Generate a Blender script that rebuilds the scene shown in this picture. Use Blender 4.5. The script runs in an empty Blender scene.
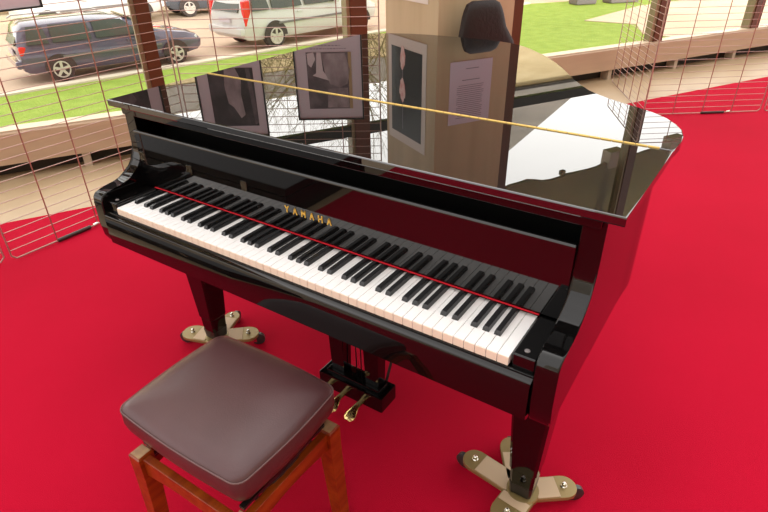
import bpy, bmesh, math, random
from mathutils import Vector, Matrix
random.seed(4)
PI = math.pi
sc = bpy.context.scene
col = sc.collection
# ------------------------------------------------------------------ helpers
U = Vector((.4915, .871, 0)); N = Vector((.871, -.4915, 0))     # along / out of the window wall
def W(u, n, z=0): return U*u + N*n + Vector((0, 0, z))

def mat(name, color, rough=.5, metal=0, spec=.5, ior=1.5, coat=0, noise=None, bump=None, emit=0, sheen=0, alpha=1):
    m = bpy.data.materials.new(name); m.use_nodes = True
    nt = m.node_tree; b = nt.nodes['Principled BSDF']
    b.inputs['Base Color'].default_value = (*color, 1)
    b.inputs['Roughness'].default_value = rough
    b.inputs['Metallic'].default_value = metal
    b.inputs['IOR'].default_value = ior
    b.inputs['Coat Weight'].default_value = coat
    b.inputs['Specular IOR Level'].default_value = spec
    if sheen: b.inputs['Sheen Weight'].default_value = sheen
    tc = nt.nodes.new('ShaderNodeTexCoord')
    if noise:                                    # (scale xyz, other colour, lo, hi)
        sc_, c2, lo, hi = noise
        mp = nt.nodes.new('ShaderNodeMapping'); mp.inputs['Scale'].default_value = sc_
        n = nt.nodes.new('ShaderNodeTexNoise'); n.inputs['Scale'].default_value = 1; n.inputs['Detail'].default_value = 6
        r = nt.nodes.new('ShaderNodeMapRange'); r.inputs[1].default_value = lo; r.inputs[2].default_value = hi
        x = nt.nodes.new('ShaderNodeMix'); x.data_type = 'RGBA'
        x.inputs[6].default_value = (*color, 1); x.inputs[7].default_value = (*c2, 1)
        nt.links.new(tc.outputs['Object'], mp.inputs[0]); nt.links.new(mp.outputs[0], n.inputs[0])
        nt.links.new(n.outputs[0], r.inputs[0]); nt.links.new(r.outputs[0], x.inputs[0])
        nt.links.new(x.outputs[2], b.inputs['Base Color'])
    if bump:                                     # (scale, strength, distance)
        n2 = nt.nodes.new('ShaderNodeTexNoise'); n2.inputs['Scale'].default_value = bump[0]; n2.inputs['Detail'].default_value = 4
        bp = nt.nodes.new('ShaderNodeBump'); bp.inputs['Strength'].default_value = bump[1]; bp.inputs['Distance'].default_value = bump[2]
        nt.links.new(tc.outputs['Object'], n2.inputs[0]); nt.links.new(n2.outputs[0], bp.inputs['Height'])
        nt.links.new(bp.outputs[0], b.inputs['Normal'])
    return m

def wood(name, c1, c2, scale, rough=.45, ior=1.5, coat=0):
    return mat(name, c1, rough, noise=(scale, c2, .35, .65), coat=coat, ior=ior)

M = {}
M['lacquer'] = mat('black_lacquer', (.003, .0027, .0027), .018, ior=1.46)
M['fallboard'] = mat('black_lacquer_fallboard', (.003, .0027, .0027), .012, ior=1.6)
M['lid'] = mat('black_polyester_lid', (.004, .0035, .0035), .006, ior=1.95)
M['satin'] = mat('satin_black', (.006, .006, .006), .3)
M['felt_red'] = mat('red_felt', (.50, .0, .012), .95)
M['ivory'] = mat('white_key_plastic', (.93, .92, .91), .22)
M['ivory_front'] = mat('key_front', (.80, .74, .60), .4)
M['ebony'] = mat('black_key_plastic', (.012, .012, .013), .22, ior=1.5)
M['brass'] = mat('brass', (.62, .42, .13), .3, metal=1)
M['gold'] = mat('gold_lettering', (.95, .62, .12), .35, metal=.6)
M['pedal_brass'] = mat('pedal_brass', (.72, .52, .22), .22, metal=1)
M['dolly'] = mat('dolly_olive_metal', (.27, .20, .08), .4, metal=.35)
M['pad'] = mat('dolly_pad_buff', (.50, .37, .24), .75)
M['bolt'] = mat('bolt_steel', (.7, .68, .6), .25, metal=1)
M['rubber'] = mat('caster_rubber', (.03, .028, .03), .35)
M['leather'] = mat('brown_leather', (.066, .026, .028), .33, noise=((7, 7, 7), (.082, .034, .036), .3, .7), bump=(260, .14, .002), ior=1.5)
M['piping'] = mat('leather_seam', (.13, .075, .072), .5)
M['orange_wood'] = wood('orange_stained_wood', (.17, .020, .001), (.27, .05, .004), (50, 6, 50), .3, coat=.2)
M['wood_tip'] = wood('worn_end_grain', (.42, .26, .13), (.30, .17, .09), (60, 60, 60), .6)
M['carpet'] = mat('red_carpet', (.47, .0012, .024), 1.0, spec=.15, noise=((1.3, 1.3, 1.3), (.41, .0008, .019), .3, .75), bump=(420, .45, .004))
M['stone'] = mat('tan_stone_floor', (.50, .37, .23), .45, noise=((1.5, 1.5, 1.5), (.42, .30, .175), .3, .7))
M['beam'] = mat('beige_beam', (.49, .35, .235), .6, noise=((2, 2, 20), (.44, .31, .21), .3, .7))
M['sill'] = mat('pale_sill', (.60, .48, .34), .5)
M['gap'] = mat('dark_recess', (.03, .022, .016), .8)  # near-black colour paints the shade in the gap under the window beam
M['bracket'] = mat('bracket_beige', (.45, .36, .27), .6)
M['rust'] = mat('rust_brown_paint', (.095, .030, .011), .35)
M['alu'] = mat('anodised_strip', (.24, .19, .11), .4, metal=.5)
M['transom'] = mat('dark_green_paint', (.02, .026, .022), .4)
M['pillar'] = wood('beige_plywood', (.52, .405, .25), (.44, .335, .20), (9, 9, .9), .5)
M['wire'] = mat('carpet_reflection_wire', (.36, .17, .14), .4, metal=.5)  # red of the mirrored carpet put into the upright wires' base colour
M['wire2'] = mat('pink_highlight_wire', (.46, .32, .28), .35, metal=.6)  # frame and cross wires: pinkish highlights put into the base colour
M['sleeve'] = mat('dark_coupling', (.03, .018, .014), .4)
M['frame'] = mat('black_picture_frame', (.015, .02, .018), .3)
M['mat'] = mat('lilac_white_mount', (.60, .54, .59), .35)
M['photo_dark'] = mat('dark_photo_print', (.03, .026, .03), .3, noise=((9, 9, 6), (.10, .085, .095), .45, .75))
M['photo_grey'] = mat('grey_photo_print', (.20, .16, .175), .35, noise=((14, 14, 9), (.42, .36, .38), .35, .7))
M['photo_mid'] = mat('mid_grey_photo_print', (.09, .075, .085), .35, noise=((11, 11, 9), (.22, .185, .2), .4, .7))
M['photo_light'] = mat('pale_photo_print', (.62, .55, .57), .35)
M['photo_tan'] = mat('tan_photo_strip', (.42, .30, .16), .35)
M['paper'] = mat('lilac_paper', (.60, .53, .62), .6)
M['poster_paper'] = mat('cream_poster_paper', (.68, .62, .56), .6)
M['poster_black'] = mat('poster_black', (.012, .018, .015), .4)
M['petal'] = mat('pink_petal_print', (.75, .38, .36), .4, noise=((30, 30, 30), (.85, .66, .62), .35, .65))
M['ink'] = mat('grey_ink', (.25, .22, .26), .6)
M['black_leather'] = mat('dark_chair_leather', (.014, .007, .006), .5, spec=.3, bump=(60, .4, .004))
M['chair_leg'] = mat('dark_chair_leg', (.03, .02, .015), .4)
M['grass'] = mat('lawn_grass', (.21, .32, .025), .9, noise=((3, 3, 3), (.29, .40, .05), .3, .7), bump=(25, .8, .05))
M['street'] = mat('pale_asphalt', (.58, .43, .31), .85, noise=((.25, .6, 1), (.50, .365, .26), .3, .7))
M['curb'] = mat('pale_curb', (.70, .62, .48), .8)
M['path'] = mat('beige_path', (.62, .49, .34), .85, noise=((2, 2, 2), (.56, .44, .30), .3, .7))
M['facade'] = mat('tan_facade', (.86, .70, .42), .8, noise=((.35, .35, 1.6), (.70, .55, .31), .35, .65))
M['grey_wall'] = mat('grey_masonry', (.42, .37, .33), .8, noise=((.4, .4, 1.8), (.30, .27, .24), .3, .7))
M['bark'] = mat('olive_bark', (.20, .16, .06), .9)
M['hedge'] = mat('hedge_leaves', (.14, .22, .05), .9, noise=((6, 6, 6), (.30, .32, .12), .35, .7), bump=(8, 1, .2))
M['awning'] = mat('olive_awning_cloth', (.20, .165, .05), .8, noise=((.8, .8, .8), (.27, .19, .075), .3, .75))
M['tan_block'] = mat('tan_awning_box', (.50, .38, .28), .6)
M['car_blue'] = mat('slate_blue_car_paint', (.085, .075, .125), .3, coat=1, ior=1.5)
M['car_white'] = mat('white_car_paint', (.64, .62, .60), .35, coat=.3)
M['car_dark'] = mat('dark_car_paint', (.07, .08, .10), .3, coat=.6)
M['glass_dark'] = mat('car_glass', (.05, .06, .045), .2, ior=1.5)
M['tail_red'] = mat('tail_light_red', (.80, .02, .02), .2, coat=.5)
M['head_clear'] = mat('headlamp_clear', (.75, .75, .78), .15)
M['tyre'] = mat('tyre', (.05, .038, .034), .8)
M['rim'] = mat('alloy_rim', (.62, .57, .52), .35, metal=.4)
M['trim_grey'] = mat('car_grey_trim', (.18, .16, .16), .5)
M['sun_block_wall'] = mat('beige_sun_block_wall', (.45, .40, .33), .8)  # for the unseen sun-blocking wall behind the viewer
M['soundboard'] = mat('soundboard_wood', (.45, .26, .10), .5)

def glass_mat():
    m = bpy.data.materials.new('window_glass'); m.use_nodes = True
    nt = m.node_tree; nt.nodes.clear()
    o = nt.nodes.new('ShaderNodeOutputMaterial'); t = nt.nodes.new('ShaderNodeBsdfTransparent')
    t.inputs[0].default_value = (.97, .98, .97, 1)
    g = nt.nodes.new('ShaderNodeBsdfGlossy'); g.inputs['Roughness'].default_value = .01
    lw = nt.nodes.new('ShaderNodeLayerWeight'); lw.inputs[0].default_value = .5
    pw = nt.nodes.new('ShaderNodeMath'); pw.operation = 'POWER'; pw.inputs[1].default_value = 5
    f = nt.nodes.new('ShaderNodeMath'); f.operation = 'MULTIPLY_ADD'; f.inputs[1].default_value = .6; f.inputs[2].default_value = .02
    nt.links.new(lw.outputs['Facing'], pw.inputs[0]); nt.links.new(pw.outputs[0], f.inputs[0])
    x = nt.nodes.new('ShaderNodeMixShader')
    nt.links.new(f.outputs[0], x.inputs[0]); nt.links.new(t.outputs[0], x.inputs[1]); nt.links.new(g.outputs[0], x.inputs[2])
    nt.links.new(x.outputs[0], o.inputs[0]); return m
M['glass'] = glass_mat()

class MB:
    """mesh builder collecting shapes into ONE mesh"""
    def __init__(s): s.bm = bmesh.new(); s.bev = False
    def box(s, c, d, rot=None, bevel=0, seg=2, taper=None):
        r = bmesh.ops.create_cube(s.bm, size=1)
        vs = r['verts']
        for v in vs:
            v.co = Vector((v.co.x*d[0], v.co.y*d[1], v.co.z*d[2]))
            if taper and v.co.z > 0: v.co.x *= taper[0]; v.co.y *= taper[1]
        if bevel:
            s.bev = True
            es = list({e for v in vs for e in v.link_edges})
            rr = bmesh.ops.bevel(s.bm, geom=es, offset=bevel, segments=seg, affect='EDGES', profile=.5)
            vs = list({v for f in rr['faces'] for v in f.verts} | {v for v in vs if v.is_valid})
        for v in vs:
            co = v.co.copy()
            if rot is not None: co = rot @ co
            v.co = co + Vector(c)
        return s
    def prism(s, pts, d, bevel=0, seg=2):
        """pts: list of 3-D points (planar), extruded by vector d"""
        d = Vector(d)
        a = [s.bm.verts.new(Vector(p)) for p in pts]; b = [s.bm.verts.new(Vector(p)+d) for p in pts]
        n = len(pts)
        fs = [s.bm.faces.new(a), s.bm.faces.new(b[::-1])]
        for i in range(n): fs.append(s.bm.faces.new((a[i], b[i], b[(i+1) % n], a[(i+1) % n])))
        if bevel:
            s.bev = True
            cap = set(fs[0].edges) | set(fs[1].edges)
            bmesh.ops.bevel(s.bm, geom=list(cap), offset=bevel, segments=seg, affect='EDGES', profile=.5)
        return s
    def tube(s, p0, p1, r0, r1=None, seg=10, caps=True):
        p0 = Vector(p0); p1 = Vector(p1); r1 = r0 if r1 is None else r1
        d = p1-p0
        if d.length < 1e-6: return s
        q = d.to_track_quat('Z', 'Y').to_matrix()
        A = []; B = []
        for i in range(seg):
            a = 2*PI*i/seg; o = q @ Vector((math.cos(a), math.sin(a), 0))
            A.append(s.bm.verts.new(p0+o*r0)); B.append(s.bm.verts.new(p1+o*r1))
        for i in range(seg): s.bm.faces.new((A[i], A[(i+1) % seg], B[(i+1) % seg], B[i]))
        if caps: s.bm.faces.new(A[::-1]); s.bm.faces.new(B)
        return s
    def path(s, pts, r, seg=8):
        for a, b in zip(pts, pts[1:]): s.tube(a, b, r, seg=seg)
        return s
    def lathe(s, prof, c, seg=24, rot=None):
        rings = []
        for (r, z) in prof:
            ring = []
            for i in range(seg):
                a = 2*PI*i/seg; v = Vector((r*math.cos(a), r*math.sin(a), z))
                if rot is not None: v = rot @ v
                ring.append(s.bm.verts.new(v+Vector(c)))
            rings.append(ring)
        for A, B in zip(rings, rings[1:]):
            for i in range(seg): s.bm.faces.new((A[i], A[(i+1) % seg], B[(i+1) % seg], B[i]))
        s.bm.faces.new(rings[0][::-1]); s.bm.faces.new(rings[-1]); return s
    def loft(s, rings, cap=True):
        R = [[s.bm.verts.new(Vector(p)) for p in r] for r in rings]
        n = len(R[0])
        for A, B in zip(R, R[1:]):
            for i in range(n): s.bm.faces.new((A[i], A[(i+1) % n], B[(i+1) % n], B[i]))
        if cap: s.bm.faces.new(R[0][::-1]); s.bm.faces.new(R[-1])
        return s
    def poly(s, pts):
        s.bm.faces.new([s.bm.verts.new(Vector(p)) for p in pts]); return s
    def build(s, name, m, parent=None, smooth=True, angle=35):
        bmesh.ops.recalc_face_normals(s.bm, faces=s.bm.faces)
        me = bpy.data.meshes.new(name); s.bm.to_mesh(me); s.bm.free()
        if smooth:
            for p in me.polygons: p.use_smooth = True
            me.set_sharp_from_angle(angle=math.radians(angle))
        o = bpy.data.objects.new(name, me); col.objects.link(o)
        me.materials.append(M[m] if isinstance(m, str) else m)
        if s.bev and smooth:
            wn = o.modifiers.new('weighted', 'WEIGHTED_NORMAL'); wn.keep_sharp = True; wn.weight = 100
        if parent is not None:
            o.parent = parent
            base = parent
            off = Vector(parent.location)
            while base.parent is not None:
                base = base.parent; off += Vector(base.location)
            # meshes are laid out in world space; children of an unrotated empty are shifted back to it
            if not parent.get('_local'): o.location = -off if parent.type == 'EMPTY' else Vector((0, 0, 0))
        return o

def tag(o, label=None, cat=None, group=None, kind=None):
    if label: o['label'] = label
    if cat: o['category'] = cat
    if group: o['group'] = group
    if kind: o['kind'] = kind
    return o
def thing(name, loc, label, cat, group=None, rot=0, local=False):
    o = bpy.data.objects.new(name, None); col.objects.link(o); o.location = loc
    o.rotation_euler = (0, 0, rot)
    if local: o['_local'] = 1
    o.empty_display_size = .1
    return tag(o, label, cat, group)
def struct(name, mb, m, label=None): return tag(mb.build(name, m), label, None, None, 'structure')
def copy_tree(o, parent=None):
    c = o.copy(); col.objects.link(c); c.parent = parent
    for ch in list(o.children): copy_tree(ch, c)
    return c

# ------------------------------------------------------------------ setting
mb = MB(); mb.prism([W(-12, -3.5, -.05), W(14, -3.5, -.05), W(14, 7, -.05), W(-12, 7, -.05)], (0, 0, .044))
struct('floor', mb, 'stone')
mb = MB(); mb.prism([Vector((-2.82, -.13, -.006)), W(11, -2.39, -.006), W(11, 5.9, -.006), W(-9, 5.9, -.006), Vector((-.95, -7, -.006)), Vector((-1.12, -.88, -.006))], (0, 0, .006), bevel=.002)
tag(mb.build('carpet', 'carpet'), 'large plain red carpet under the piano', 'carpet')
# low beam below the windows with feet; shade in the gap beneath painted near-black
mb = MB(); mb.prism([W(-9, -3.12, .10), W(-9, -3.12, .300), W(-9, -3.13, .308), W(-9, -3.26, .308), W(-9, -3.26, .10)], U*22)
struct('trim_1', mb, 'beam')
mb = MB(); mb.prism([W(-9, -3.262, -.05), W(-9, -3.262, .30), W(-9, -3.50, .18), W(-9, -3.50, -.05)], U*22)
struct('trim_2', mb, 'gap')
mb = MB(); mb.prism([W(-9, -3.14, .309), W(-9, -3.14, .318), W(-9, -3.262, .318), W(-9, -3.262, .309)], U*22)
struct('trim_3', mb, 'sill')
mb = MB()
for k in range(-8, 12):
    mb.box(W(k*1.0+.55, -3.20, .047), (.05, .10, .106), Matrix.Rotation(math.atan2(U.y, U.x), 3, 'Z'))
struct('trim_4', mb, 'bracket')
posts = [(-3.15, -3.0), (-1.52, -1.37), (.080, .168), (1.62, 1.76), (3.17, 3.31), (5.10, 5.23), (6.71, 6.85), (8.4, 8.54), (10.0, 10.14)]
k = 5
for a, b in posts:
    mb = MB(); mb.prism([W(a, -3.145, .319), W(b, -3.145, .319), W(b, -3.26, .319), W(a, -3.26, .319)], (0, 0, 4.3))
    struct('trim_%d' % k, mb, 'rust'); k += 1
    mb = MB(); mb.prism([W(a-.030, -3.155, .319), W(a-.002, -3.155, .319), W(a-.002, -3.25, .319), W(a-.030, -3.25, .319)], (0, 0, 4.3))
    struct('trim_%d' % k, mb, 'alu'); k += 1
mb = MB(); mb.prism([W(-9, -3.165, 2.06), W(-9, -3.165, 2.15), W(-9, -3.225, 2.15), W(-9, -3.225, 2.06)], U*22)
struct('trim_%d' % k, mb, 'transom'); k += 1
mb = MB(); mb.prism([W(-9, -3.12, 4.65), W(-9, -3.12, 4.85), W(-9, -3.5, 4.85), W(-9, -3.5, 4.65)], U*22)
struct('trim_%d' % k, mb, 'beam'); k += 1
for i, (a, b) in enumerate(zip(posts, posts[1:])):
    mb = MB(); mb.prism([W(a[1], -3.202, .320), W(b[0]-.036, -3.202, .320), W(b[0]-.036, -3.208, .320), W(a[1], -3.208, .320)], (0, 0, 4.29))
    struct('window_%d' % (i+1), mb, 'glass')

mb = MB(); mb.prism([W(-16, 6.05, -.05), W(18, 6.05, -.05), W(18, 6.35, -.05), W(-16, 6.35, -.05)], (0, 0, 7.55))
struct('wall_sun_block', mb, 'sun_block_wall')  # unseen wall added behind the viewer, height set to keep sun off the interior
# ------------------------------------------------------------------ pillar, sheet and poster
pu0, pu1, pn0, pn1 = 1.265, 1.715, -1.85, -1.30
mb = MB(); mb.prism([W(pu0, pn1, 0), W(pu1, pn1, 0), W(pu1, pn0, 0), W(pu0, pn0, 0)], (0, 0, 4.855), bevel=.004)
struct('wall_pillar', mb, 'pillar', 'square pillar clad in beige plywood behind the piano')

def slab(face, a0, a1, z0, z1, off, th):
    """flat rectangle on pillar face; face 1 looks along -U (a = n), face 2 looks along +N (a = u)"""
    if face == 1:
        p = [W(pu0-off, a0, z0), W(pu0-off, a1, z0), W(pu0-off, a1, z1), W(pu0-off, a0, z1)]; d = -U*th
    else:
        p = [W(a0, pn1+off, z0), W(a1, pn1+off, z0), W(a1, pn1+off, z1), W(a0, pn1+off, z1)]; d = N*th
    return p, d
def blob(mb, face, ca, cz, ra, rz, off, th, n=16, wob=.12):
    pts = []
    for i in range(n):
        t = 2*PI*i/n; r = 1+random.uniform(-wob, wob)
        a = ca+ra*r*math.cos(t); z = cz+rz*r*math.sin(t)
        pts.append(W(pu0-off, a, z) if face == 1 else W(a, pn1+off, z))
    mb.prism(pts, (-U if face == 1 else N)*th)
t = thing('poster', W(pu0-.002, -1.6, 1.1), 'cream-edged black poster with pink petals on the pillar', 'poster')
mb = MB(); mb.prism(*slab(1, -1.815, -1.395, 1.098, 1.683, .001, .002)); mb.build('sheet', 'poster_paper', t)
mb = MB(); mb.prism(*slab(1, -1.777, -1.437, 1.153, 1.632, .003, .001)); mb.build('print', 'poster_black', t)
for q in ((-1.645, 1.205, .030, .058), (-1.648, 1.380, .031, .062)):
    mb = MB(); blob(mb, 1, *q, .004, .001, n=22, wob=.16); mb.build('petal_print', 'petal', t)
mb = MB(); mb.prism(*slab(1, -1.648, -1.642, 1.27, 1.60, .0042, .0005)); mb.build('stem_print', 'ink', t)

t = thing('paper_sheet', W(1.47, pn1+.001, 1.18), 'lilac-white sheet of fine print taped to the pillar', 'paper sheet')
mb = MB(); mb.prism(*slab(2, 1.345, 1.605, 1.178, 1.502, .001, .001)); mb.build('page', 'paper', t)
mb = MB()
for i in range(17):
    z = 1.300+i*.0105
    mb.prism(*slab(2, 1.39+(.01 if i % 5 == 0 else 0), 1.56-random.uniform(0, .02), z, z+.0028, .0022, .0004))
mb.build('text_block', 'ink', t)
for a0, a1, z in ((1.42, 1.53, 1.272), (1.44, 1.52, 1.215)):
    mb = MB(); mb.prism(*slab(2, a0, a1, z, z+.004, .0022, .0004)); mb.build('title_line', 'ink', t)

# ------------------------------------------------------------------ display grid panels
def grid(p0, p1, cells, label, H=2.25, sleeve=None):
    p0 = Vector((*p0, 0)); p1 = Vector((*p1, 0)); d = (p1-p0); L = d.length; d.normalize()
    t = thing('display_grid_panel', p0, label, 'display grid', 'wire display grid panels along the windows')
    mb = MB(); r = .0042; z0 = .012
    P = lambda s, z: p0+d*s+Vector((0, 0, z))
    c = .02
    mb.path([P(0, z0+c), P(c, z0), P(L-c, z0), P(L, z0+c), P(L, H-c), P(L-c, H), P(c, H), P(0, H-c), P(0, z0+c)], r)
    mb.build('outer_frame', 'wire2', t)
    mb = MB()
    for i in range(1, cells): mb.tube(P(L*i/cells, z0), P(L*i/cells, H), .0032, seg=6)
    mb.build('upright_wires', 'wire', t)
    mb = MB(); z = z0+.049
    while z < H-.02: mb.tube(P(0, z), P(L, z), .0020, seg=6); z += .0490
    mb.build('cross_wires', 'wire2', t)
    if sleeve:
        mb = MB(); mb.tube(P(sleeve[0], z0), P(sleeve[1], z0), .0105, seg=12); mb.build('sleeve', 'sleeve', t)
        mb = MB(); mb.tube(P(sleeve[1]+.02, z0), P(sleeve[1]+.05, z0+.004), .009, seg=10); mb.build('clamp', 'bolt', t)
    return t
B0 = Vector((-2.025, 1.355)); dB = Vector((.833, .553)); B1 = B0+dB*1.185
RA = Vector((.084, 4.325)); RE = RA+Vector((.8, .6))*1.016
grid((-2.045, .172), (-2.04, 1.337), 5, 'left wire grid panel beside the piano, between window and keyboard end', sleeve=(.235, .42))
grid((-2.40, -.96), (-2.065, .145), 5, 'wire grid panel at the far left edge, nearest the viewer')
grid(B0, B1, 5, 'wire grid panel ending at the left side of the pillar')
grid((-.44, 5.372), (RA.x-.006, RA.y+.01), 5, 'narrow wire grid panel seen edge-on right of the pillar')
grid(RA, RE, 4, 'wire grid panel on the red carpet, right behind the piano', sleeve=(.50, .70))
grid(RE+Vector((.03, .012)), RE+Vector((.75, .93)), 5, 'wire grid panel at the far right edge, touching the frame edge')

# ------------------------------------------------------------------ framed photos on the grids
def picture(o0, d, s0, s1, z0, z1, img, label, art, nrm):
    """o0 plane origin, d direction along wall, nrm side it hangs on"""
    o0 = Vector((*o0, 0)); d = Vector((*d, 0)).normalized(); nrm = Vector((*nrm, 0)).normalized()
    P = lambda s, z, off: o0+d*s+nrm*off+Vector((0, 0, z))
    t = thing('framed_photograph', P((s0+s1)/2, z0, .012), label, 'framed picture', 'framed photographs hanging on the wire grids')
    R = lambda a, b, c, e, off: [P(a, c, off), P(b, c, off), P(b, e, off), P(a, e, off)]
    fw = .008
    mb = MB()
    for q in ((s0, s1, z0, z0+fw), (s0, s1, z1-fw, z1), (s0, s0+fw, z0, z1), (s1-fw, s1, z0, z1)):
        mb.prism(R(*q, .008), nrm*.016)
    mb.build('frame', 'frame', t)
    mb = MB(); mb.prism(R(s0+.004, s1-.004, z0+.004, z1-.004, .008), nrm*.008); mb.build('mount', 'mat', t)
    a, b, c, e = img
    mb = MB(); mb.prism(R(a, b, c, e, .017), nrm*.001); ph = mb.build('photo', art[0], t)
    for (mname, poly) in art[1]:
        mb = MB(); mb.prism([P(a+(b-a)*x, c+(e-c)*y, .0182) for x, y in poly], nrm*.0006); mb.build('photo_figure', mname, t)
    return t, P, R
nB = Vector((.553, -.833))
# plane of grid B, s measured on the same axis as dB . P
sB = lambda s: s-(B0.x*.833+B0.y*.553)
t3, P3, R3 = picture(B0, dB, sB(-.252), sB(.148), 1.095, 1.598, (sB(-.178), sB(.083), 1.203, 1.53),
    'framed grey photo of a reclining face with pale scarf, nearest the pillar',
    ('photo_mid', [('photo_grey', [(.34, .02), (.86, .02), (.97, .3), (.9, .55), (.72, .62), (.5, .55), (.4, .35)]),
                   ('photo_light', [(.24, 0), (.33, 0), (.36, .32), (.52, .50), (.40, .47), (.12, .40), (.20, .36)]),
                   ('photo_light', [(.02, .02), (.17, .0), (.20, .12), (.1, .26), (.03, .2)]),
                   ('photo_grey', [(.45, .64), (.9, .62), (.92, .98), (.42, .98)]),
                   ('photo_tan', [(.93, 0), (1, 0), (1, 1), (.93, 1)])]), nB)
mb = MB()
for z, a, b in ((1.182, -.15, .06), (1.165, -.10, .02)):
    s = a
    while s < b:
        w = random.uniform(.006, .016); mb.prism(R3(sB(s), sB(s+w), z, z+.004, .0165), nB.to_3d()*.0005); s += w+.006
mb.build('caption', 'ink', t3)
picture(B0, dB, sB(-.842), sB(-.442), 1.19, 1.692, (sB(-.768), sB(-.498), 1.282, 1.628),
    'framed dark photo with a pale draped figure, middle of the grid beside the piano lid',
    ('photo_dark', [('photo_grey', [(.38, .02), (.62, .0), (.72, .2), (.68, .45), (.72, .8), (.62, .86), (.48, .66), (.38, .6), (.34, .3)]),
                    ('photo_mid', [(.84, .0), (.93, 0), (1, .95), (.92, .98)])]), nB)
picture((-2.045, 0), (0, 1), .81, 1.21, 1.17, 1.672, (.86, 1.125, 1.26, 1.60),
    'framed dark photo hanging on the left grid above the piano corner',
    ('photo_dark', [('photo_mid', [(.1, .1), (.5, .05), (.7, .4), (.4, .6), (.15, .45)])]), (1, 0))
picture((-2.045, 0), (0, 1), .28, .685, 1.13, 1.632, (.35, .62, 1.22, 1.56),
    'framed picture with pale mount, its lower edge in the top left corner',
    ('photo_dark', [('photo_mid', [(.3, .1), (.7, .1), (.7, .8), (.3, .8)])]), (1, 0))

# ------------------------------------------------------------------ leather chair behind the piano
t = thing('leather_chair', W(1.45, -.95, 0), 'dark brown leather chair back between pillar and piano tail', 'chair')
rings = []
cu = 1.465
for z, w, th, sh in ((.46, .18, .03, .03), (.62, .19, .035, .025), (.80, .18, .036, .02), (.93, .160, .036, .008), (1.00, .128, .035, -.01), (1.055, .114, .033, -.013), (1.085, .103, .030, -.014), (1.11, .090, .024, -.015), (1.122, .065, .012, -.015)):
    ring = []
    for i in range(20):
        a = 2*PI*i/20; ca, sa = math.cos(a), math.sin(a)
        x = w*math.copysign(abs(ca)**.6, ca); y = th*math.copysign(abs(sa)**.6, sa)
        ring.append(W(cu+sh+x, -1.20+y+(1.1-z)*.05, z))
    rings.append(ring)
mb = MB(); mb.loft(rings); mb.build('backrest', 'black_leather', t)
mb = MB(); mb.box(W(cu, -.96, .45), (.36, .38, .07), Matrix.Rotation(math.atan2(U.y, U.x), 3, 'Z'), bevel=.025, seg=3)
mb.build('seat', 'black_leather', t)
for su in (-.15, .15):
    for sn in (-.80, -1.12):
        mb = MB(); mb.tube(W(cu+su, sn, .43), W(cu+su*1.08, sn*1.0, 0), .018, .012); mb.build('leg', 'chair_leg', t)

# ------------------------------------------------------------------ grand piano
piano = thing('grand_piano', (0, .7, 0), 'black lacquered baby grand piano with closed lid', 'piano')
HW = .708; KB = .605
outline_R = [(.746, .475), (.748, .534), (.751, .581), (.749, .627), (.739, .672), (.718, .715), (.690, .752), (.655, .785), (.611, .815), (.566, .838),
             (.524, .864), (.484, .893), (.444, .930), (.406, .979), (.370, 1.033), (.326, 1.105), (.281, 1.179), (.240, 1.242), (.196, 1.301), (.148, 1.362), (.096, 1.416), (.05, 1.463),
             (0, 1.500), (-.05, 1.526), (-.10, 1.543), (-.16, 1.552), (-.25, 1.556), (-.347, 1.553), (-.45, 1.545), (-.54, 1.530), (-.62, 1.503), (-.68, 1.470), (-.715, 1.435), (-.733, 1.39), (-.736, 1.33)]
def inset(pts, d):
    """inset an open outline (right side, counter-clockwise) by d"""
    out = []
    for i, q in enumerate(pts):
        a = Vector(pts[max(i-1, 0)]); b = Vector(pts[min(i+1, len(pts)-1)])
        tn = (b-a).normalized(); nn = Vector((-tn.y, tn.x))
        out.append(tuple(Vector(q)+nn*d))
    return out
body = inset(outline_R, .037)
# case: solid rim ring
def rim_ring():
    mb = MB()
    outer = [(HW, .24)]+body+[(-HW, .24)]
    inner = inset(outer, .04); inner[0] = (HW-.04, .24); inner[-1] = (-HW+.04, .24)
    n = len(outer)
    V = []
    for (o, i) in zip(outer, inner):
        V.append([mb.bm.verts.new((o[0], o[1], KB)), mb.bm.verts.new((o[0], o[1], .984)), mb.bm.verts.new((i[0], i[1], .984)), mb.bm.verts.new((i[0], i[1], KB))])
    for A, B in zip(V, V[1:]):
        for j in range(4): mb.bm.faces.new((A[j], A[(j+1) % 4], B[(j+1) % 4], B[j]))
    mb.bm.faces.new(V[0][::-1]); mb.bm.faces.new(V[-1])
    return mb, inner
mb, inner = rim_ring(); mb.build('case_rim', 'lacquer', piano, angle=50)
mb = MB(); mb.prism([(x, y, .70) for x, y in inset([(HW, .24)]+body+[(-HW, .24)], .038)][1:-1], (0, 0, .012)); mb.build('soundboard', 'soundboard', piano)
for sx, sy0, ex, ey in ((-.4, .30, -.45, 1.50), (0, .30, -.15, 1.50), (.35, .30, .10, 1.30)):
    mb = MB(); mb.tube((sx, sy0, .655), (ex, ey, .655), .035, seg=4); mb.build('brace', 'soundboard', piano)
# lid in two leaves
hinge_y = .522
def lid_leaf(pts, name):
    mb = MB(); mb.prism([(x, y, .986) for x, y in pts], (0, 0, .0194), bevel=.003, seg=2); return mb.build(name, 'lid', piano, smooth=False)
back = [(x, y) for x, y in outline_R if y > .53]
flap = lid_leaf([(-.735, .129), (.740, .129), (.742, .25), (.745, .40), (.747, .512), (-.736, .512)], 'lid_front_flap')
lid_leaf([(-.736, .5135), (.747, .5135)]+back, 'lid')
mb = MB()
x = -.734
while x < .70:
    mb.tube((x, .513, 1.0058), (x+.024, .513, 1.0058), .0027, seg=10); x += .0255
mb.build('hinge', 'brass', piano)
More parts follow.
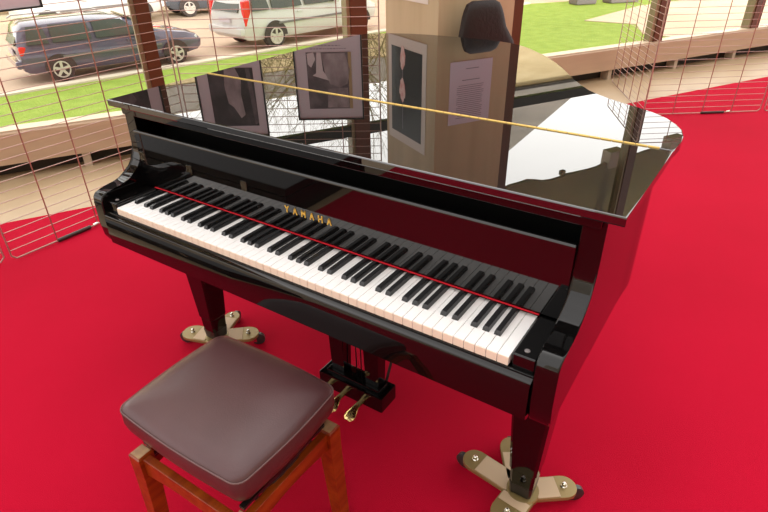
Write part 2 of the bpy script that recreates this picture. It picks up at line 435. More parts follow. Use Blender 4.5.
# fascia under the front edge
mb = MB(); mb.box((0, .150, .974), (1.40, .012, .022), bevel=.003); mb.build('lid_fascia', 'lacquer', piano)
# inner back of the slot, music shelf
mb = MB(); mb.box((0, .262, .80), (1.334, .02, .36)); mb.build('stretcher', 'satin', piano)
mb = MB(); mb.box((0, .215, .800), (1.326, .08, .012), bevel=.003); mb.build('music_shelf', 'satin', piano)
# arms
prof = [(.262, KB), (.0, KB), (-.010, .625), (-.013, .66), (-.013, .735), (-.010, .752), (-.002, .763), (.012, .768), (.035, .771), (.062, .774), (.085, .780), (.108, .789),
        (.128, .803), (.142, .820), (.151, .842), (.155, .868), (.156, .90), (.156, .984), (.262, .984)]
for s in (-1, 1):
    mb = MB(); mb.prism([(s*.664, y, z) for y, z in prof], (s*.044, 0, 0), bevel=.004, seg=3)
    mb.build('arm', 'lacquer', piano, angle=45)
    mb = MB(); mb.box((s*.6385, .074, .722), (.046, .142, .046), bevel=.004, seg=3); kb = mb.build('key_block', 'lacquer', piano)
    mb = MB(); mb.lathe([(.0055, .745), (.0055, .7465), (.003, .748)], (s*.637, .022, 0), seg=14); mb.build('block_screw', 'trim_grey', kb)
# keybed and slip
mb = MB(); mb.box((0, .19, .640), (1.330, .37, .068), bevel=.003); mb.build('keybed', 'lacquer', piano)
mb = MB(); mb.prism([(-.662, y, z) for y, z in [(-.004, KB), (-.016, .612), (-.018, .64), (-.018, .694), (-.014, .704), (-.006, .7065), (-.004, .708), (-.004, .7125), (.0, .714), (.004, .712), (.004, KB)]], (1.324, 0, 0))
mb.build('key_slip', 'lacquer', piano, angle=50)
# fallboard
mb = MB(); mb.prism([(-.663, y, z) for y, z in [(.1425, .7495), (.1425, .914), (.1432, .919), (.1455, .922), (.149, .922), (.1515, .919), (.1525, .914), (.1525, .7495)]], (1.326, 0, 0), bevel=.001, seg=1)
fb = mb.build('fallboard', 'fallboard', piano, angle=50)
mb = MB()
def seg2(mb, pts, w, x0, z0, cw, ch):
    for (a, b) in zip(pts, pts[1:]):
        A = Vector((x0+a[0]*cw, .1415, z0+a[1]*ch)); B = Vector((x0+b[0]*cw, .1415, z0+b[1]*ch))
        d = (B-A); L = d.length; ang = math.atan2(d.z, d.x)
        mb.box((A+B)/2, (L+w*.6, .0016, w), Matrix.Rotation(-ang, 3, 'Y'))
G = {'Y': [[(0, 1), (.5, .5), (1, 1)], [(.5, .5), (.5, 0)]], 'A': [[(0, 0), (.5, 1), (1, 0)], [(.22, .38), (.78, .38)]],
     'M': [[(0, 0), (0, 1), (.5, .35), (1, 1), (1, 0)]], 'H': [[(0, 0), (0, 1)], [(1, 0), (1, 1)], [(0, .5), (1, .5)]]}
for i, ch in enumerate('YAMAHA'):
    for st in G[ch]: seg2(mb, st, .0028, -.0685+i*.0276, .804, .0108, .0170)
mb.build('maker_lettering', 'gold', fb)
mb = MB(); mb.box((0, .1400, .7472), (1.232, .004, .0022), bevel=.0005); mb.build('name_felt', 'felt_red', piano)
# keys
def key_mesh():
    mb = MB(); mb.box((0, .0755, .7245), (.0226, .151, .021), bevel=.0011, seg=2); return mb
first_w = first_b = None
names = 'ABCDEFG'
wf = {'first': None, 'front': None}
bshift = {'A': .0015, 'C': -.0018, 'D': .0018, 'F': -.0025, 'G': 0}
for w in range(52):
    xk = -.611+.0235*(w+.5)
    if first_w is None:
        first_w = key_mesh().build('white_key', 'ivory', piano); base = Vector(first_w.location)
        mb = MB(); mb.box((0, -.0006, .7235), (.0218, .0012, .0185)); fr = mb.build('key_front', 'ivory_front', first_w); k = first_w
        wfr = fr
    else:
        k = first_w.copy(); col.objects.link(k); f = wfr.copy(); col.objects.link(f); f.parent = k
    k.location = base+Vector((xk, 0, 0))
    nm = names[w % 7]
    if nm in bshift and w < 51:
        if first_b is None:
            prof_b = [(.0470, .735), (.0490, .7420), (.0510, .7448), (.055, .7458), (.150, .7458), (.150, .735)]
            mb = MB(); ra = []; 
            bmb = mb.bm
            L = [bmb.verts.new((-.0072 if z < .737 else (-.0064 if z < .7430 else -.0054), y, z)) for y, z in prof_b]
            Rr = [bmb.verts.new((.0072 if z < .737 else (.0064 if z < .7430 else .0054), y, z)) for y, z in prof_b]
            bmb.faces.new(L); bmb.faces.new(Rr[::-1])
            for i in range(len(L)): bmb.faces.new((L[i], Rr[i], Rr[(i+1) % len(L)], L[(i+1) % len(L)]))
            bmesh.ops.bevel(bmb, geom=[e for e in bmb.edges if e.calc_length() > .05 and e.verts[0].co.z > .74 and e.verts[1].co.z > .74], offset=.0009, segments=2, affect='EDGES')
            first_b = mb.build('black_key', 'ebony', piano); kb_ = first_b
        else:
            kb_ = first_b.copy(); col.objects.link(kb_)
        kb_.location = base+Vector((xk+.01175+bshift[nm], 0, 0))
# legs
def leg(x, y, back=False):
    mb = MB()
    rings = []
    for z, h in ((.105, .033), (.16, .035), (.165, .038), (.40, .050), (.56, .058), (.606, .058)):
        c = .008; rings.append([(x+a*h+(c if b_ else 0)*0, y+b*h, z) for a, b, b_ in ()] or
                     [(x-h+c, y-h, z), (x+h-c, y-h, z), (x+h, y-h+c, z), (x+h, y+h-c, z), (x+h-c, y+h, z), (x-h+c, y+h, z), (x-h, y+h-c, z), (x-h, y-h+c, z)])
    mb.loft(rings); lg = mb.build('leg', 'lacquer', piano, angle=15)
    mb = MB(); rings = []
    for z, h in ((.0605, .024), (.066, .030), (.100, .033), (.106, .033)):
        c = .006; rings.append([(x-h+c, y-h, z), (x+h-c, y-h, z), (x+h, y-h+c, z), (x+h, y+h-c, z), (x+h-c, y+h, z), (x-h+c, y+h, z), (x-h, y+h-c, z), (x-h, y-h+c, z)])
    mb.loft(rings); mb.build('leg_ferrule', 'satin', lg, angle=15)
LR = (.612, .262); LL = (-.650, .272); LB = (-.33, 1.30)
for q in (LR, LL, LB): leg(*q)
# pedal lyre
ly = MB(); ly.box((-.012, .328, .085), (.262, .088, .062), bevel=.006); ly.box((-.012, .328, .121), (.215, .055, .010), bevel=.003)
lyre = ly.build('pedal_box', 'lacquer', piano)
for s in (-1, 1):
    mb = MB(); xx = -.010+s*.070
    mb.loft([[(xx-a, .335-a*.8, z), (xx+a, .335-a*.8, z), (xx+a, .335+a*.8, z), (xx-a, .335+a*.8, z)] for z, a in ((.128, .025), (.35, .031), (.607, .036))])
    mb.build('lyre_post', 'lacquer', piano, angle=30)
for xx in (-.035, -.015, .005):
    mb = MB(); mb.tube((xx, .36, .12), (xx, .36, .607), .002, seg=8); mb.build('pedal_rod', 'bolt' if xx > 0 else 'satin', piano)
for s in (-1, 1):
    mb = MB(); mb.tube((-.02+s*.10, .37, .11), (-.02+s*.10, .62, .60), .005, seg=8); mb.build('lyre_brace', 'satin', piano)
for xx in (-.108, -.040, .034):
    mb = MB()
    st = [(.30, .010, .062, .008), (.276, .010, .063, .007), (.256, .012, .064, .006), (.240, .0155, .061, .005), (.226, .020, .055, .0045), (.214, .0185, .050, .004), (.206, .011, .047, .003)]
    mb.loft([[(xx+w*math.cos(a), y, z+h*math.sin(a)) for a in [2*PI*i/12 for i in range(12)]] for y, w, z, h in st])
    mb.build('pedal', 'pedal_brass', piano, angle=60)

# ------------------------------------------------------------------ piano dollies
def dolly(c, arms, label):
    t = thing('piano_dolly', (c[0], c[1], 0), label, 'piano dolly', 'wheeled dollies under the piano legs')
    cx, cy = c
    mb = MB(); mb.lathe([(.046, .042), (.048, .046), (.048, .056), (.045, .0602)], (cx, cy, 0), seg=28); mb.build('hub_plate', 'dolly', t)
    for ang, L, w in arms:
        a = math.radians(ang); d = Vector((math.cos(a), math.sin(a), 0)); s = Vector((-d.y, d.x, 0)); o = Vector((cx, cy, 0))
        pts = []
        pts += [o+d*.02-s*w, o+d*(L-w)-s*w]
        for i in range(1, 12):
            b = -PI/2+PI*i/12; pts.append(o+d*(L-w)+d*(w*math.cos(b))+s*(w*math.sin(b)))
        pts += [o+d*(L-w)+s*w, o+d*.02+s*w]
        mb = MB(); mb.prism([q+Vector((0, 0, .044)) for q in pts], (0, 0, .013), bevel=.002); arm = mb.build('arm_plate', 'dolly', t)
        w2 = w*.92
        mb = MB(); mb.prism([o+d*.035-s*w2+Vector((0, 0, .0570)), o+d*(L-1.55*w)-s*w2+Vector((0, 0, .0570)), o+d*(L-1.55*w)+s*w2+Vector((0, 0, .0570)), o+d*.035+s*w2+Vector((0, 0, .0570))], (0, 0, .003), bevel=.001)
        mb.build('pad', 'pad', arm)
        e = o+d*(L-w)
        mb = MB(); mb.lathe([(.009, .057), (.009, .060), (.0065, .062), (.0065, .070), (.003, .073)], e, seg=10); mb.build('bolt', 'bolt', arm)
        # swivel caster: fork + wheel
        f = e+d*.014
        mb = MB(); mb.box(e+Vector((0, 0, .041)), (.04, .04, .008), bevel=.002)
        for q in (-1, 1): mb.box(f+s*(q*.014)+Vector((0, 0, .031)), (.030, .004, .022), Matrix.Rotation(a, 3, 'Z'))
        mb.build('caster_fork', 'bolt', arm)
        rot = Matrix.Rotation(a, 3, 'Z') @ Matrix.Rotation(PI/2, 3, 'X')
        mb = MB(); mb.lathe([(.018, -.011), (.0255, -.007), (.0255, .007), (.018, .011)], f+d*.022+Vector((0, 0, .0257)), seg=20, rot=rot); mb.build('wheel', 'rubber', arm)
dolly(LR, [(172, .195, .036), (122, .19, .040), (38, .155, .036), (264, .135, .044)], 'buff padded piano dolly under the right front leg')
dolly(LL, [(198, .150, .042), (112, .165, .030), (42, .16, .040), (-60, .12, .03)], 'buff padded piano dolly under the left front leg')
dolly(LB, [(90, .16, .03), (210, .16, .03), (330, .16, .03)], 'piano dolly under the tail leg, hidden behind the piano')

# ------------------------------------------------------------------ stool
ang = math.radians(0.6)
st = thing('piano_stool', (.0225, -.2065, 0), 'square brown leather cushioned piano stool with orange wooden legs', 'stool')
cxy = Vector((.0225, -.2065))
def S(x, y, z): # stool local -> world
    return Vector((cxy.x+x*math.cos(ang)-y*math.sin(ang), cxy.y+x*math.sin(ang)+y*math.cos(ang), z))
def rr(hx, hy, r, z, n=6, bulge=0):
    pts = []
    for (sx, sy, a0) in ((1, 1, 0), (-1, 1, 90), (-1, -1, 180), (1, -1, 270)):
        for i in range(n+1):
            a = math.radians(a0+90*i/n)
            pts.append((sx*(hx-r)+r*math.cos(a), sy*(hy-r)+r*math.sin(a)))
    out = []
    for i, q in enumerate(pts):
        out.append(q)
        nx = pts[(i+1) % len(pts)]
        d = math.hypot(nx[0]-q[0], nx[1]-q[1])
        if i % (n+1) == n:
            for k_ in range(1, 8):
                f = k_/8; bx = q[0]+(nx[0]-q[0])*f; by = q[1]+(nx[1]-q[1])*f
                b = bulge*math.sin(PI*f); L = math.hypot(nx[0]-q[0], nx[1]-q[1]); tx, ty = (nx[0]-q[0])/L, (nx[1]-q[1])/L
                out.append((bx+ty*b, by-tx*b))
    return [S(x, y, z) for x, y in out]
hx, hy = .198, .163
mb = MB(); bu = .006
mb.loft([rr(hx-.024, hy-.024, .02, .410, bulge=bu), rr(hx-.008, hy-.008, .028, .414, bulge=bu), rr(hx-.002, hy-.002, .03, .427, bulge=bu), rr(hx+.002, hy+.002, .03, .450, bulge=bu), rr(hx+.001, hy+.001, .03, .480, bulge=bu),
         rr(hx-.004, hy-.004, .03, .491, bulge=bu), rr(hx-.016, hy-.016, .03, .4985, bulge=bu*.8), rr(hx-.05, hy-.05, .03, .5045, bulge=bu*.5), rr(hx-.10, hy-.10, .03, .508), rr(hx-.145, hy-.145, .008, .5095)])
cu_ = mb.build('cushion', 'leather', st, angle=80)
mb = MB(); ring = rr(hx+.0005, hy+.0005, .03, .4835, bulge=bu); mb.path(ring+[ring[0]], .0019, seg=6); mb.build('seam', 'piping', cu_)
# frame
fx, fy, ft = .164, .149, .376
cxy = cxy+Vector((.020, -.016))
post = []
for sx in (-1, 1):
    for sy in (-1, 1):
        px, py = sx*fx, sy*fy
        mb = MB(); a = .020; b = .016; sp = .012
        mb.loft([[S(px+sx*sp*1+dx*b, py+sy*sp*.6+dy*b, 0) for dx, dy in ((-1, -1), (1, -1), (1, 1), (-1, 1))],
                 [S(px+dx*a, py+dy*a, ft-.07) for dx, dy in ((-1, -1), (1, -1), (1, 1), (-1, 1))],
                 [S(px+dx*a, py+dy*a, ft-.004) for dx, dy in ((-1, -1), (1, -1), (1, 1), (-1, 1))],
                 [S(px+dx*(a-.003), py+dy*(a-.003), ft) for dx, dy in ((-1, -1), (1, -1), (1, 1), (-1, 1))]])
        lg = mb.build('leg', 'orange_wood', st, angle=30)
        mb = MB(); mb.prism([S(px+dx*(a-.004), py+dy*(a-.004), ft+.0002) for dx, dy in ((-1, -1), (1, -1), (1, 1), (-1, 1))], (0, 0, .0012)); mb.build('leg_top', 'wood_tip', lg)
for sy in (-1, 1):      # long rails
    mb = MB(); pr = []
    for i in range(13):
        f = -1+2*i/12; pr.append((f*(fx-.014), ft-.062+.016*(1-f*f)))
    pts = [S(-(fx-.014), sy*fy-.010, ft-.006), S(fx-.014, sy*fy-.010, ft-.006)]+[S(x, sy*fy-.010, z) for x, z in pr[::-1]]
    d = S(0, .020, 0)-S(0, 0, 0); mb.prism(pts, d, bevel=.002); mb.build('rail', 'orange_wood', st, angle=30)
for sx in (-1, 1):
    mb = MB(); pr = []
    for i in range(13):
        f = -1+2*i/12; pr.append((f*(fy-.014), ft-.062+.016*(1-f*f)))
    pts = [S(sx*fx-.010, -(fy-.014), ft-.006), S(sx*fx-.010, fy-.014, ft-.006)]+[S(sx*fx-.010, y, z) for y, z in pr[::-1]]
    d = S(.020, 0, 0)-S(0, 0, 0); mb.prism(pts, d, bevel=.002); mb.build('rail', 'orange_wood', st, angle=30)
# lift mechanism
mb = MB()
for sx in (-1, 1):
    mb.tube(S(sx*.155, -.13, .352), S(sx*.155, .13, .392), .006, seg=8); mb.tube(S(sx*.155, .13, .352), S(sx*.155, -.13, .392), .006, seg=8)
    mb.box(S(sx*.158, 0, .350), (.014, .28, .012), Matrix.Rotation(ang, 3, 'Z'))
    mb.box(S(sx*.158, 0, .394), (.014, .27, .008), Matrix.Rotation(ang, 3, 'Z'))
mb.tube(S(-.155, -.09, .37), S(.155, -.09, .37), .006, seg=8); mb.tube(S(-.155, .09, .37), S(.155, .09, .37), .006, seg=8)
mb.tube(S(-.160, 0, .37), S(.160, 0, .37), .007, seg=8)
mb.build('lift_mechanism', 'satin', st)

# ------------------------------------------------------------------ stand-in case added to darken the fallboard reflection
t = thing('stand_in_case', (-1.98, -1.36, -.006), 'low black stand-in case left of the viewer, added to darken the fallboard reflection', 'case')
mb = MB(); mb.box((-1.98, -1.36, .064), (1.60, .76, .14), bevel=.01); mb.build('case_body', 'satin', t)
mb = MB(); mb.box((-1.98, -1.36, .160), (1.60, .76, .05), bevel=.01); mb.build('case_lid', 'satin', t)
for lx in (-2.45, -1.98, -1.5):
    mb = MB(); mb.box((lx, -.974, .134), (.05, .012, .06), bevel=.003); mb.build('latch', 'bolt', t)

# ------------------------------------------------------------------ outside
GZ = -1.4
mb = MB(); mb.prism([W(-60, -3.6, GZ-.1), W(90, -3.6, GZ-.1), W(90, -80, GZ-.1), W(-60, -80, GZ-.1)], (0, 0, .1))
tag(mb.build('ground_street', 'street'), 'pale sunlit street surface beyond the lawn', None, None, 'structure')
def flat(name, pts, z, m, label=None, cat=None, kind=None, th=.03):
    mb = MB(); mb.prism([W(u_, n_, z) for u_, n_ in pts], (0, 0, th)); return tag(mb.build(name, m, smooth=False), label, cat, None, kind)
flat('lawn', [(-40, -3.7), (45, -3.7), (45, -17.0), (17.5, -17.6), (15.9, -17.8), (10.0, -15.5), (7.1, -14.75), (2.1, -13.25), (-.19, -12.65), (-2.0, -12.15), (-40, -10.8)], GZ, 'grass', 'bright green lawn between building and street', 'lawn', 'stuff')
flat('garden_path', [(14.34, -13.32), (18.6, -14.9), (24.3, -15.6), (40, -15.8), (40, -6.5), (17.0, -8.6), (14.3, -9.3), (13.9, -10.6), (15.1, -11.9)], GZ+.031, 'path', 'beige path crossing the lawn on the right', 'path', None, .02)
cb = [(-40, -10.85), (-2.0, -12.18), (-.19, -12.68), (2.1, -13.28), (7.1, -14.78), (10, -15.55), (15.9, -17.85)]
flat('curb_stone', cb+[(u_, n_-.28) for u_, n_ in cb[::-1]], GZ, 'curb', 'pale curb strip along the lawn edge', 'curb', None, .06)
flat('sidewalk', [(-40, -22.4), (40, -25.6), (40, -27.6), (-40, -25.3)], GZ, 'path', 'tan sidewalk across the street', 'sidewalk', None, .05)

mb = MB(); mb.prism([W(-10, -32, GZ), W(23.2, -34, GZ), W(23.2, -37, GZ), W(-10, -35, GZ)], (0, 0, 11.2))
t = tag(mb.build('long_building', 'facade'), 'long tan masonry building across the street', 'building')
mb = MB()
mb.prism([W(-10, -31.9, GZ+9.6), W(23.1, -33.9, GZ+9.6), W(23.1, -34.1, GZ+9.6), W(-10, -32.1, GZ+9.6)], (0, 0, 1.55)); mb.build('upper_band', 'grey_wall', t)
# gabled building on the right of the pillar reflection
bd = thing('gabled_building', W(30, -31, GZ), 'tan building with grey gabled roof, mirrored beside the pillar', 'building')
mb = MB(); mb.prism([W(24, -30, GZ), W(44, -30, GZ), W(44, -38, GZ), W(24, -38, GZ)], (0, 0, 12.0)); mb.build('walls', 'facade', bd)
mb = MB(); mb.prism([W(23.5, -29.6, GZ+12.02), W(34.0, -29.6, GZ+12.02), W(31.0, -29.6, GZ+13.0), W(25.2, -29.6, GZ+16.4), W(23.5, -29.6, GZ+17.5)], -N*8); mb.build('roof', 'grey_wall', bd, smooth=False)
mb = MB(); mb.prism([W(23.6, -29.5, GZ+11.8), W(44, -29.5, GZ+11.8), W(44, -29.5, GZ+12.0), W(23.6, -29.5, GZ+12.0)], -N*.3); mb.build('eaves', 'gap', bd)
# hedge
mb = MB()
for i in range(60):
    u_ = -9+i*.27; c = W(u_, -27.2-.03*u_, GZ+.75+random.uniform(-.15, .2)); r = random.uniform(.55, .8)
    bmesh.ops.create_icosphere(mb.bm, subdivisions=2, radius=r, matrix=Matrix.Translation(c))
for v in mb.bm.verts: v.co += Vector((random.uniform(-.09, .09), random.uniform(-.09, .09), random.uniform(-.09, .09)))
tag(mb.build('hedge', 'hedge', smooth=False), 'dark green hedge beyond the street at the top edge', 'hedge')
# low stone blocks on the far lawn
for i, (u_, n_, w_, h_) in enumerate([(17.4, -16.6, .9, .5), (19.0, -16.2, 1.3, .6)]):
    mb = MB(); mb.box(W(u_, n_, GZ+.03+h_/2), (w_, .6, h_), Matrix.Rotation(.9, 3, 'Z'), bevel=.06)
    tag(mb.build('stone_block', 'trim_grey'), ['small grey stone block on the far lawn edge, left of the two', 'wider grey stone block on the far lawn edge, right of the two'][i], 'stone block', 'stone blocks on the lawn')

# bare trees
def tree(u_, n_, h, label, seed):
    rnd = random.Random(seed)
    t = thing('bare_tree', W(u_, n_, GZ), label, 'tree', 'bare trees across the street')
    tr = MB(); br = MB()
    def grow(p, d, L, r, lvl):
        mbx = tr if lvl < 1 else br
        q = p
        steps = 4
        for i in range(steps):
            d = (d+Vector((rnd.uniform(-.25, .25), rnd.uniform(-.25, .25), rnd.uniform(-.05, .2)))*(.5 if lvl else .2)).normalized()
            e = q+d*(L/steps); r2 = r*(1-.13)
            mbx.tube(q, e, r, r2, seg=6, caps=False); q = e; r = r2
            if lvl < 3 and (i > 0 or lvl > 0):
                for _ in range(3 if lvl < 2 else 2):
                    ax = Vector((rnd.uniform(-1, 1), rnd.uniform(-1, 1), rnd.uniform(-.1, .8))).normalized()
                    grow(q, (d*.6+ax*.8).normalized(), L*rnd.uniform(.5, .7), r*.55, lvl+1)
    grow(W(u_, n_, GZ), Vector((0, 0, 1)), h*.5, h*.012, 0)
    tr.build('trunk', 'bark', t); br.build('branches', 'bark', t)
for (u_, n_, h, lb, sd) in [(7.6, -28.4, 12, 'bare branched tree mirrored left of the middle picture', 3), (12.4, -28.6, 14, 'bare branched tree mirrored between the pictures', 7), (16.4, -28.8, 14, 'bare branched tree mirrored beside the pillar edge', 11), (2.8, -28.2, 11, 'bare branched tree mirrored at the left lid corner', 5)]:
    tree(u_, n_, h, lb, sd)

# awning above the windows
mb = MB(); low = []
i = 0; u_ = -4.0
while u_ <= 9.0:
    z = 3.19-.012*max(0, u_-3.5)+.035*math.sin(u_*3.1)+.02*math.sin(u_*9+1)+random.uniform(-.008, .008); low.append((u_, z)); u_ += .12
pts = [W(a, -3.46, z) for a, z in low]+[W(low[-1][0], -3.46, 4.6), W(low[0][0], -3.46, 4.6)]
aw = thing('awning', W(2, -3.5, 3.0), 'olive brown awning cloth hanging above the windows', 'awning')
mb.prism(pts, -N*.05); mb.build('cloth', 'awning', aw, smooth=False)
mb = MB(); mb.box(W(5.26, -3.50, 3.13), (.24, .14, .22), Matrix.Rotation(math.atan2(U.y, U.x), 3, 'Z'), bevel=.01); mb.build('bracket_box', 'tan_block', aw)
mb = MB(); mb.box(W(6.35, -3.50, 3.14), (.26, .14, .22), Matrix.Rotation(math.atan2(U.y, U.x), 3, 'Z'), bevel=.01); mb.build('bracket_box', 'tan_block', aw)
mb = MB(); mb.box(W(4.42, -3.47, 3.15), (.07, .05, .06), Matrix.Rotation(math.atan2(U.y, U.x), 3, 'Z'), bevel=.01); mb.build('clip', 'awning', aw)

# cars
def car(pos, ang, Ls, Ws, Hs, paint, label, style, flip=1):
    """x forward, wheelbase 2.65 at unit scale; rear axle at x=0"""
    t = thing('car', pos, label, 'car', rot=ang, local=True)
    T = lambda x, y, z: Vector((x*Ls, y*Ws, z*Hs))
    # stations x, z_low, z_belt, z_roof, half width
    if style == 'estate':
        stn = [(-.74, .48, .80, .86, .66), (-.71, .34, .86, .98, .76), (-.62, .28, .90, 1.32, .80), (-.50, .26, .92, 1.44, .84), (0, .26, .93, 1.47, .86), (.8, .24, .93, 1.48, .87), (1.4, .24, .92, 1.44, .87), (1.75, .24, .91, 1.32, .86), (2.15, .25, .92, 1.06, .85), (2.5, .25, .90, .95, .84), (2.95, .28, .84, .87, .80), (3.25, .32, .72, .76, .72), (3.38, .40, .60, .62, .60)]
        win = [(-.54, -.10, -.45, -.14), (-.02, .78, -.02, .76), (.88, 1.88, .86, 1.50)]
    else:
        stn = [(-.72, .48, .80, .86, .64), (-.68, .34, .88, .98, .74), (-.50, .28, .92, 1.34, .78), (-.2, .26, .93, 1.44, .82), (.3, .25, .93, 1.48, .84), (.9, .24, .93, 1.48, .85), (1.3, .24, .93, 1.42, .85), (1.7, .24, .93, 1.22, .84), (2.0, .25, .94, 1.04, .83), (2.4, .26, .86, .90, .80), (2.9, .30, .74, .78, .74), (3.15, .36, .62, .64, .62)]
        win = [(-.42, .1, -.36, .06), (.2, .95, .18, .92), (1.03, 1.75, 1.02, 1.4)]
    rings = []
    for x, zl, zb, zr, hw in stn:
        hr = hw*.80 if zr-zb > .15 else hw*.9
        rings.append([T(x, -hw*.88, zl), T(x, -hw*.99, zl+.15), T(x, -hw, (zl+zb)/2+.08), T(x, -hw*.95, zb), T(x, -hr*.97, zb+(zr-zb)*.85), T(x, -hr*.75, zr), T(x, 0, zr+.015), T(x, hr*.75, zr), T(x, hr*.97, zb+(zr-zb)*.85), T(x, hw*.95, zb), T(x, hw, (zl+zb)/2+.08), T(x, hw*.99, zl+.15), T(x, hw*.88, zl)])
    mb = MB(); mb.loft(rings); mb.build('body', paint, t, angle=38)
    for s in (-1, 1):
        for (a, b, c, e) in win:
            zt = 1.37; zb = .96
            y0 = s*.842; y1 = s*.718
            mb = MB(); mb.prism([T(a, y0, zb), T(b, y0, zb), T(e, y1, zt-.02), T(c, y1, zt)], T(0, s*.025, .005)); mb.build('window', 'glass_dark', t)
        mb = MB(); mb.box(T(stn[0][0]+.12, s*.72, 0.92 if Hs > 1 else .82), (.18*Ls, .12*Ws, .60*Hs if Hs > 1 else .22*Hs), bevel=.03); mb.build('tail_light', 'tail_red', t)
        mb = MB(); mb.box(T(stn[-1][0]-.28, s*.60, .66), (.34*Ls, .22*Ws, .14*Hs), bevel=.03); mb.build('headlight', 'head_clear', t)
        mb = MB(); mb.box(T(1.78, s*.94, 1.00), (.12, .16, .11), bevel=.03); mb.build('mirror', paint, t)
        mb = MB(); mb.box(T(1.2, s*.885, .62), (2.2*Ls, .02, .05*Hs)); mb.build('side_moulding', 'trim_grey', t)
        for hxx in (.70, 1.60):
            mb = MB(); mb.box(T(hxx, s*.885, .84), (.18, .03, .03), bevel=.008); mb.build('door_handle', paint, t)
        for wx in (0, 2.62):
            rot = Matrix.Rotation(PI/2, 3, 'X'); R_ = .315*Hs
            mb = MB(); mb.lathe([(R_*.6, -.11), (R_*.96, -.10), (R_, -.06), (R_, .06), (R_*.96, .10), (R_*.6, .11)], T(wx, s*.76, .315), seg=28, rot=rot); wh = mb.build('tyre', 'tyre', t)
            wh_l = T(wx, s*.76, .315)
            mb = MB(); c = T(wx, s*.895, .315)
            mb.lathe([(R_*.66, -.02), (R_*.66, .012), (R_*.58, .014), (R_*.55, -.01)], c, seg=28, rot=rot)
            for q in range(5):
                a = 2*PI*q/5+.3; d = Vector((math.cos(a), 0, math.sin(a)))
                mb.box(c+d*R_*.34, (R_*.62, .03, R_*.2), Matrix.Rotation(-a, 3, 'Y'))
            mb.build('rim', 'rim', wh)
            mb = MB(); arc = [T(wx, s*.868, .315)+Vector((math.cos(q*PI/12)*R_*1.2, 0, math.sin(q*PI/12)*R_*1.2)) for q in range(13)]
            mb.prism(arc, Vector((0, s*.02*Ws, 0))); mb.build('wheel_arch', 'tyre', t)
    # rear window, bumper, plate, roof rails, windscreen
    x0 = stn[0][0]
    mb = MB(); mb.prism([T(x0+.01, -.58, .94), T(x0+.01, .58, .94), T(x0+.20, .52, 1.33), T(x0+.20, -.52, 1.33)], T(-.03, 0, .01)); mb.build('rear_window', 'glass_dark', t)
    mb = MB(); mb.box(T(x0-.02, 0, .50), (.16, 1.50*Ws, .20*Hs), bevel=.05); mb.build('rear_bumper', paint, t)
    mb = MB(); mb.box(T(x0-.035, 0, .74), (.02, .5, .11)); mb.build('number_plate', 'mat', t)
    f0 = stn[-4] if style == 'estate' else stn[-4]
    mb = MB(); mb.prism([T(2.12, -.66, 1.02), T(2.12, .66, 1.02), T(1.62, .55, 1.39), T(1.62, -.55, 1.39)] if style == 'estate' else [T(1.98, -.64, 1.04), T(1.98, .64, 1.04), T(1.45, .52, 1.39), T(1.45, -.52, 1.39)], T(.03, 0, .03)); mb.build('windscreen', 'glass_dark', t)
    if style == 'estate':
        for s in (-1, 1):
            mb = MB(); mb.path([T(-.6, s*.62, 1.46), T(-.5, s*.62, 1.52), T(1.2, s*.62, 1.53), T(1.35, s*.62, 1.46)], .018); mb.build('roof_rail', 'rim', t)
    return t
def heading(a, b): return math.atan2(b.y-a.y, b.x-a.x)
def place(ra, fa, paint, label, style, Ws=1, Hs=1, near=.80):
    """ra, fa: ground contacts of the near-side wheels (u, n)"""
    a = W(*ra); b = W(*fa); h = heading(a, b); Ls = (b-a).length/2.62
    d = (b-a).normalized(); side = Vector((-d.y, d.x, 0))
    if side.dot(N) > 0: side = -side       # near side faces the building (+N)
    return car((a+side*near*Ws)+Vector((0, 0, GZ+.0005)), h, Ls, Ws, Hs, paint, label, style)
place((-.85, -13.15), (1.62, -13.65), 'car_blue', 'slate blue estate car with roof rails parked behind the curb', 'estate', .86, .83)
place((4.32, -14.4), (7.36, -15.55), 'car_white', 'white estate car with tall red tail lights', 'estate', 1.0, 1.01)
place((1.75, -21.4), (-1.1, -20.3), 'car_white', 'white hatchback facing left behind the blue car', 'hatch', 1.0, 1.05)
place((3.45, -22.0), (5.95, -22.4), 'car_dark', 'dark car cropped by the top edge across the street', 'hatch', 1.0, 1.0)

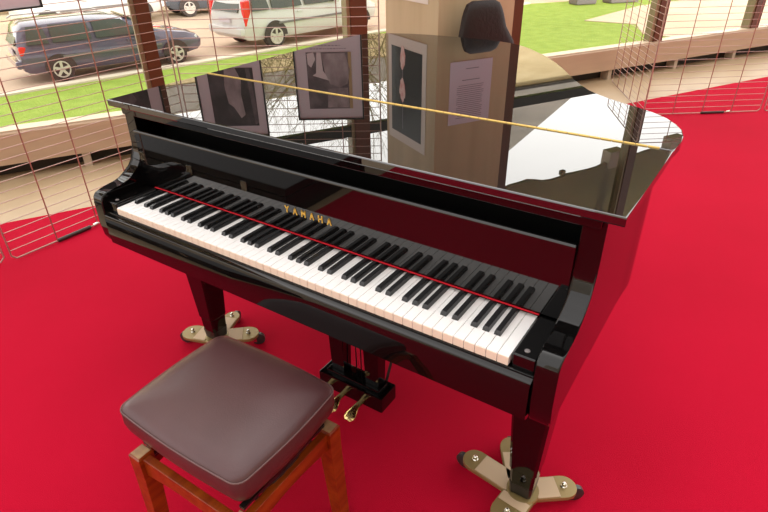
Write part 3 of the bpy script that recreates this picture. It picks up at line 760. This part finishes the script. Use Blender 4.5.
# ------------------------------------------------------------------ light
w = bpy.data.worlds.new('World'); sc.world = w; w.use_nodes = True
nt = w.node_tree; nt.nodes.clear()
o = nt.nodes.new('ShaderNodeOutputWorld'); bg = nt.nodes.new('ShaderNodeBackground')
tc = nt.nodes.new('ShaderNodeTexCoord'); nrm = nt.nodes.new('ShaderNodeVectorMath'); nrm.operation = 'NORMALIZE'
dot = nt.nodes.new('ShaderNodeVectorMath'); dot.operation = 'DOT_PRODUCT'; dot.inputs[1].default_value = Vector((-.62, .74, .26)).normalized()
ramp = nt.nodes.new('ShaderNodeMapRange'); ramp.interpolation_type = 'SMOOTHSTEP'
ramp.inputs[1].default_value = .35; ramp.inputs[2].default_value = .88; ramp.inputs[3].default_value = 1.85; ramp.inputs[4].default_value = 3.85
n = nt.nodes.new('ShaderNodeTexNoise'); n.inputs['Scale'].default_value = 2.2; n.inputs['Detail'].default_value = 3
mr = nt.nodes.new('ShaderNodeMapRange'); mr.inputs[1].default_value = .3; mr.inputs[2].default_value = .7; mr.inputs[3].default_value = .93; mr.inputs[4].default_value = 1.06
mul = nt.nodes.new('ShaderNodeMath'); mul.operation = 'MULTIPLY'
L = nt.links.new
L(tc.outputs['Generated'], nrm.inputs[0]); L(nrm.outputs[0], dot.inputs[0]); L(dot.outputs['Value'], ramp.inputs[0])
L(nrm.outputs[0], n.inputs[0]); L(n.outputs[0], mr.inputs[0]); L(ramp.outputs[0], mul.inputs[0]); L(mr.outputs[0], mul.inputs[1])
bg.inputs[0].default_value = (1.0, .958, .932, 1); L(mul.outputs[0], bg.inputs[1]); L(bg.outputs[0], o.inputs[0])
sun = bpy.data.lights.new('hazy_sun', 'SUN'); sun.energy = 3.9; sun.angle = math.radians(6); sun.color = (1, .95, .88)
so = bpy.data.objects.new('hazy_sun', sun); col.objects.link(so)
so.rotation_euler = (N+Vector((0, 0, .404))).to_track_quat('Z', 'Y').to_euler()

# ------------------------------------------------------------------ camera
F = Vector((-0.48271506, 0.71229481, -0.50953143)); R = Vector((0.8329524, 0.55311644, -0.01589049)); Up = Vector((-0.2705115, 0.43208601, 0.8603053))
cd = bpy.data.cameras.new('camera'); cam = bpy.data.objects.new('camera', cd); col.objects.link(cam)
cd.sensor_width = 36; cd.lens = 560.446/768*36; cd.clip_start = .02; cd.clip_end = 500
m = Matrix((R, Up, -F)).transposed().to_4x4(); m.translation = Vector((.8717566, -.7976112, 1.4378132)); cam.matrix_world = m
sc.camera = cam
for ob in list(col.objects):
    if '_local' in ob: del ob['_local']
sc.view_settings.view_transform = 'Standard'; sc.view_settings.look = 'None'; sc.view_settings.gamma = 1; sc.view_settings.use_curve_mapping = False
sc.view_settings.exposure = .12
sc.cycles.max_bounces = 8; sc.cycles.transparent_max_bounces = 16
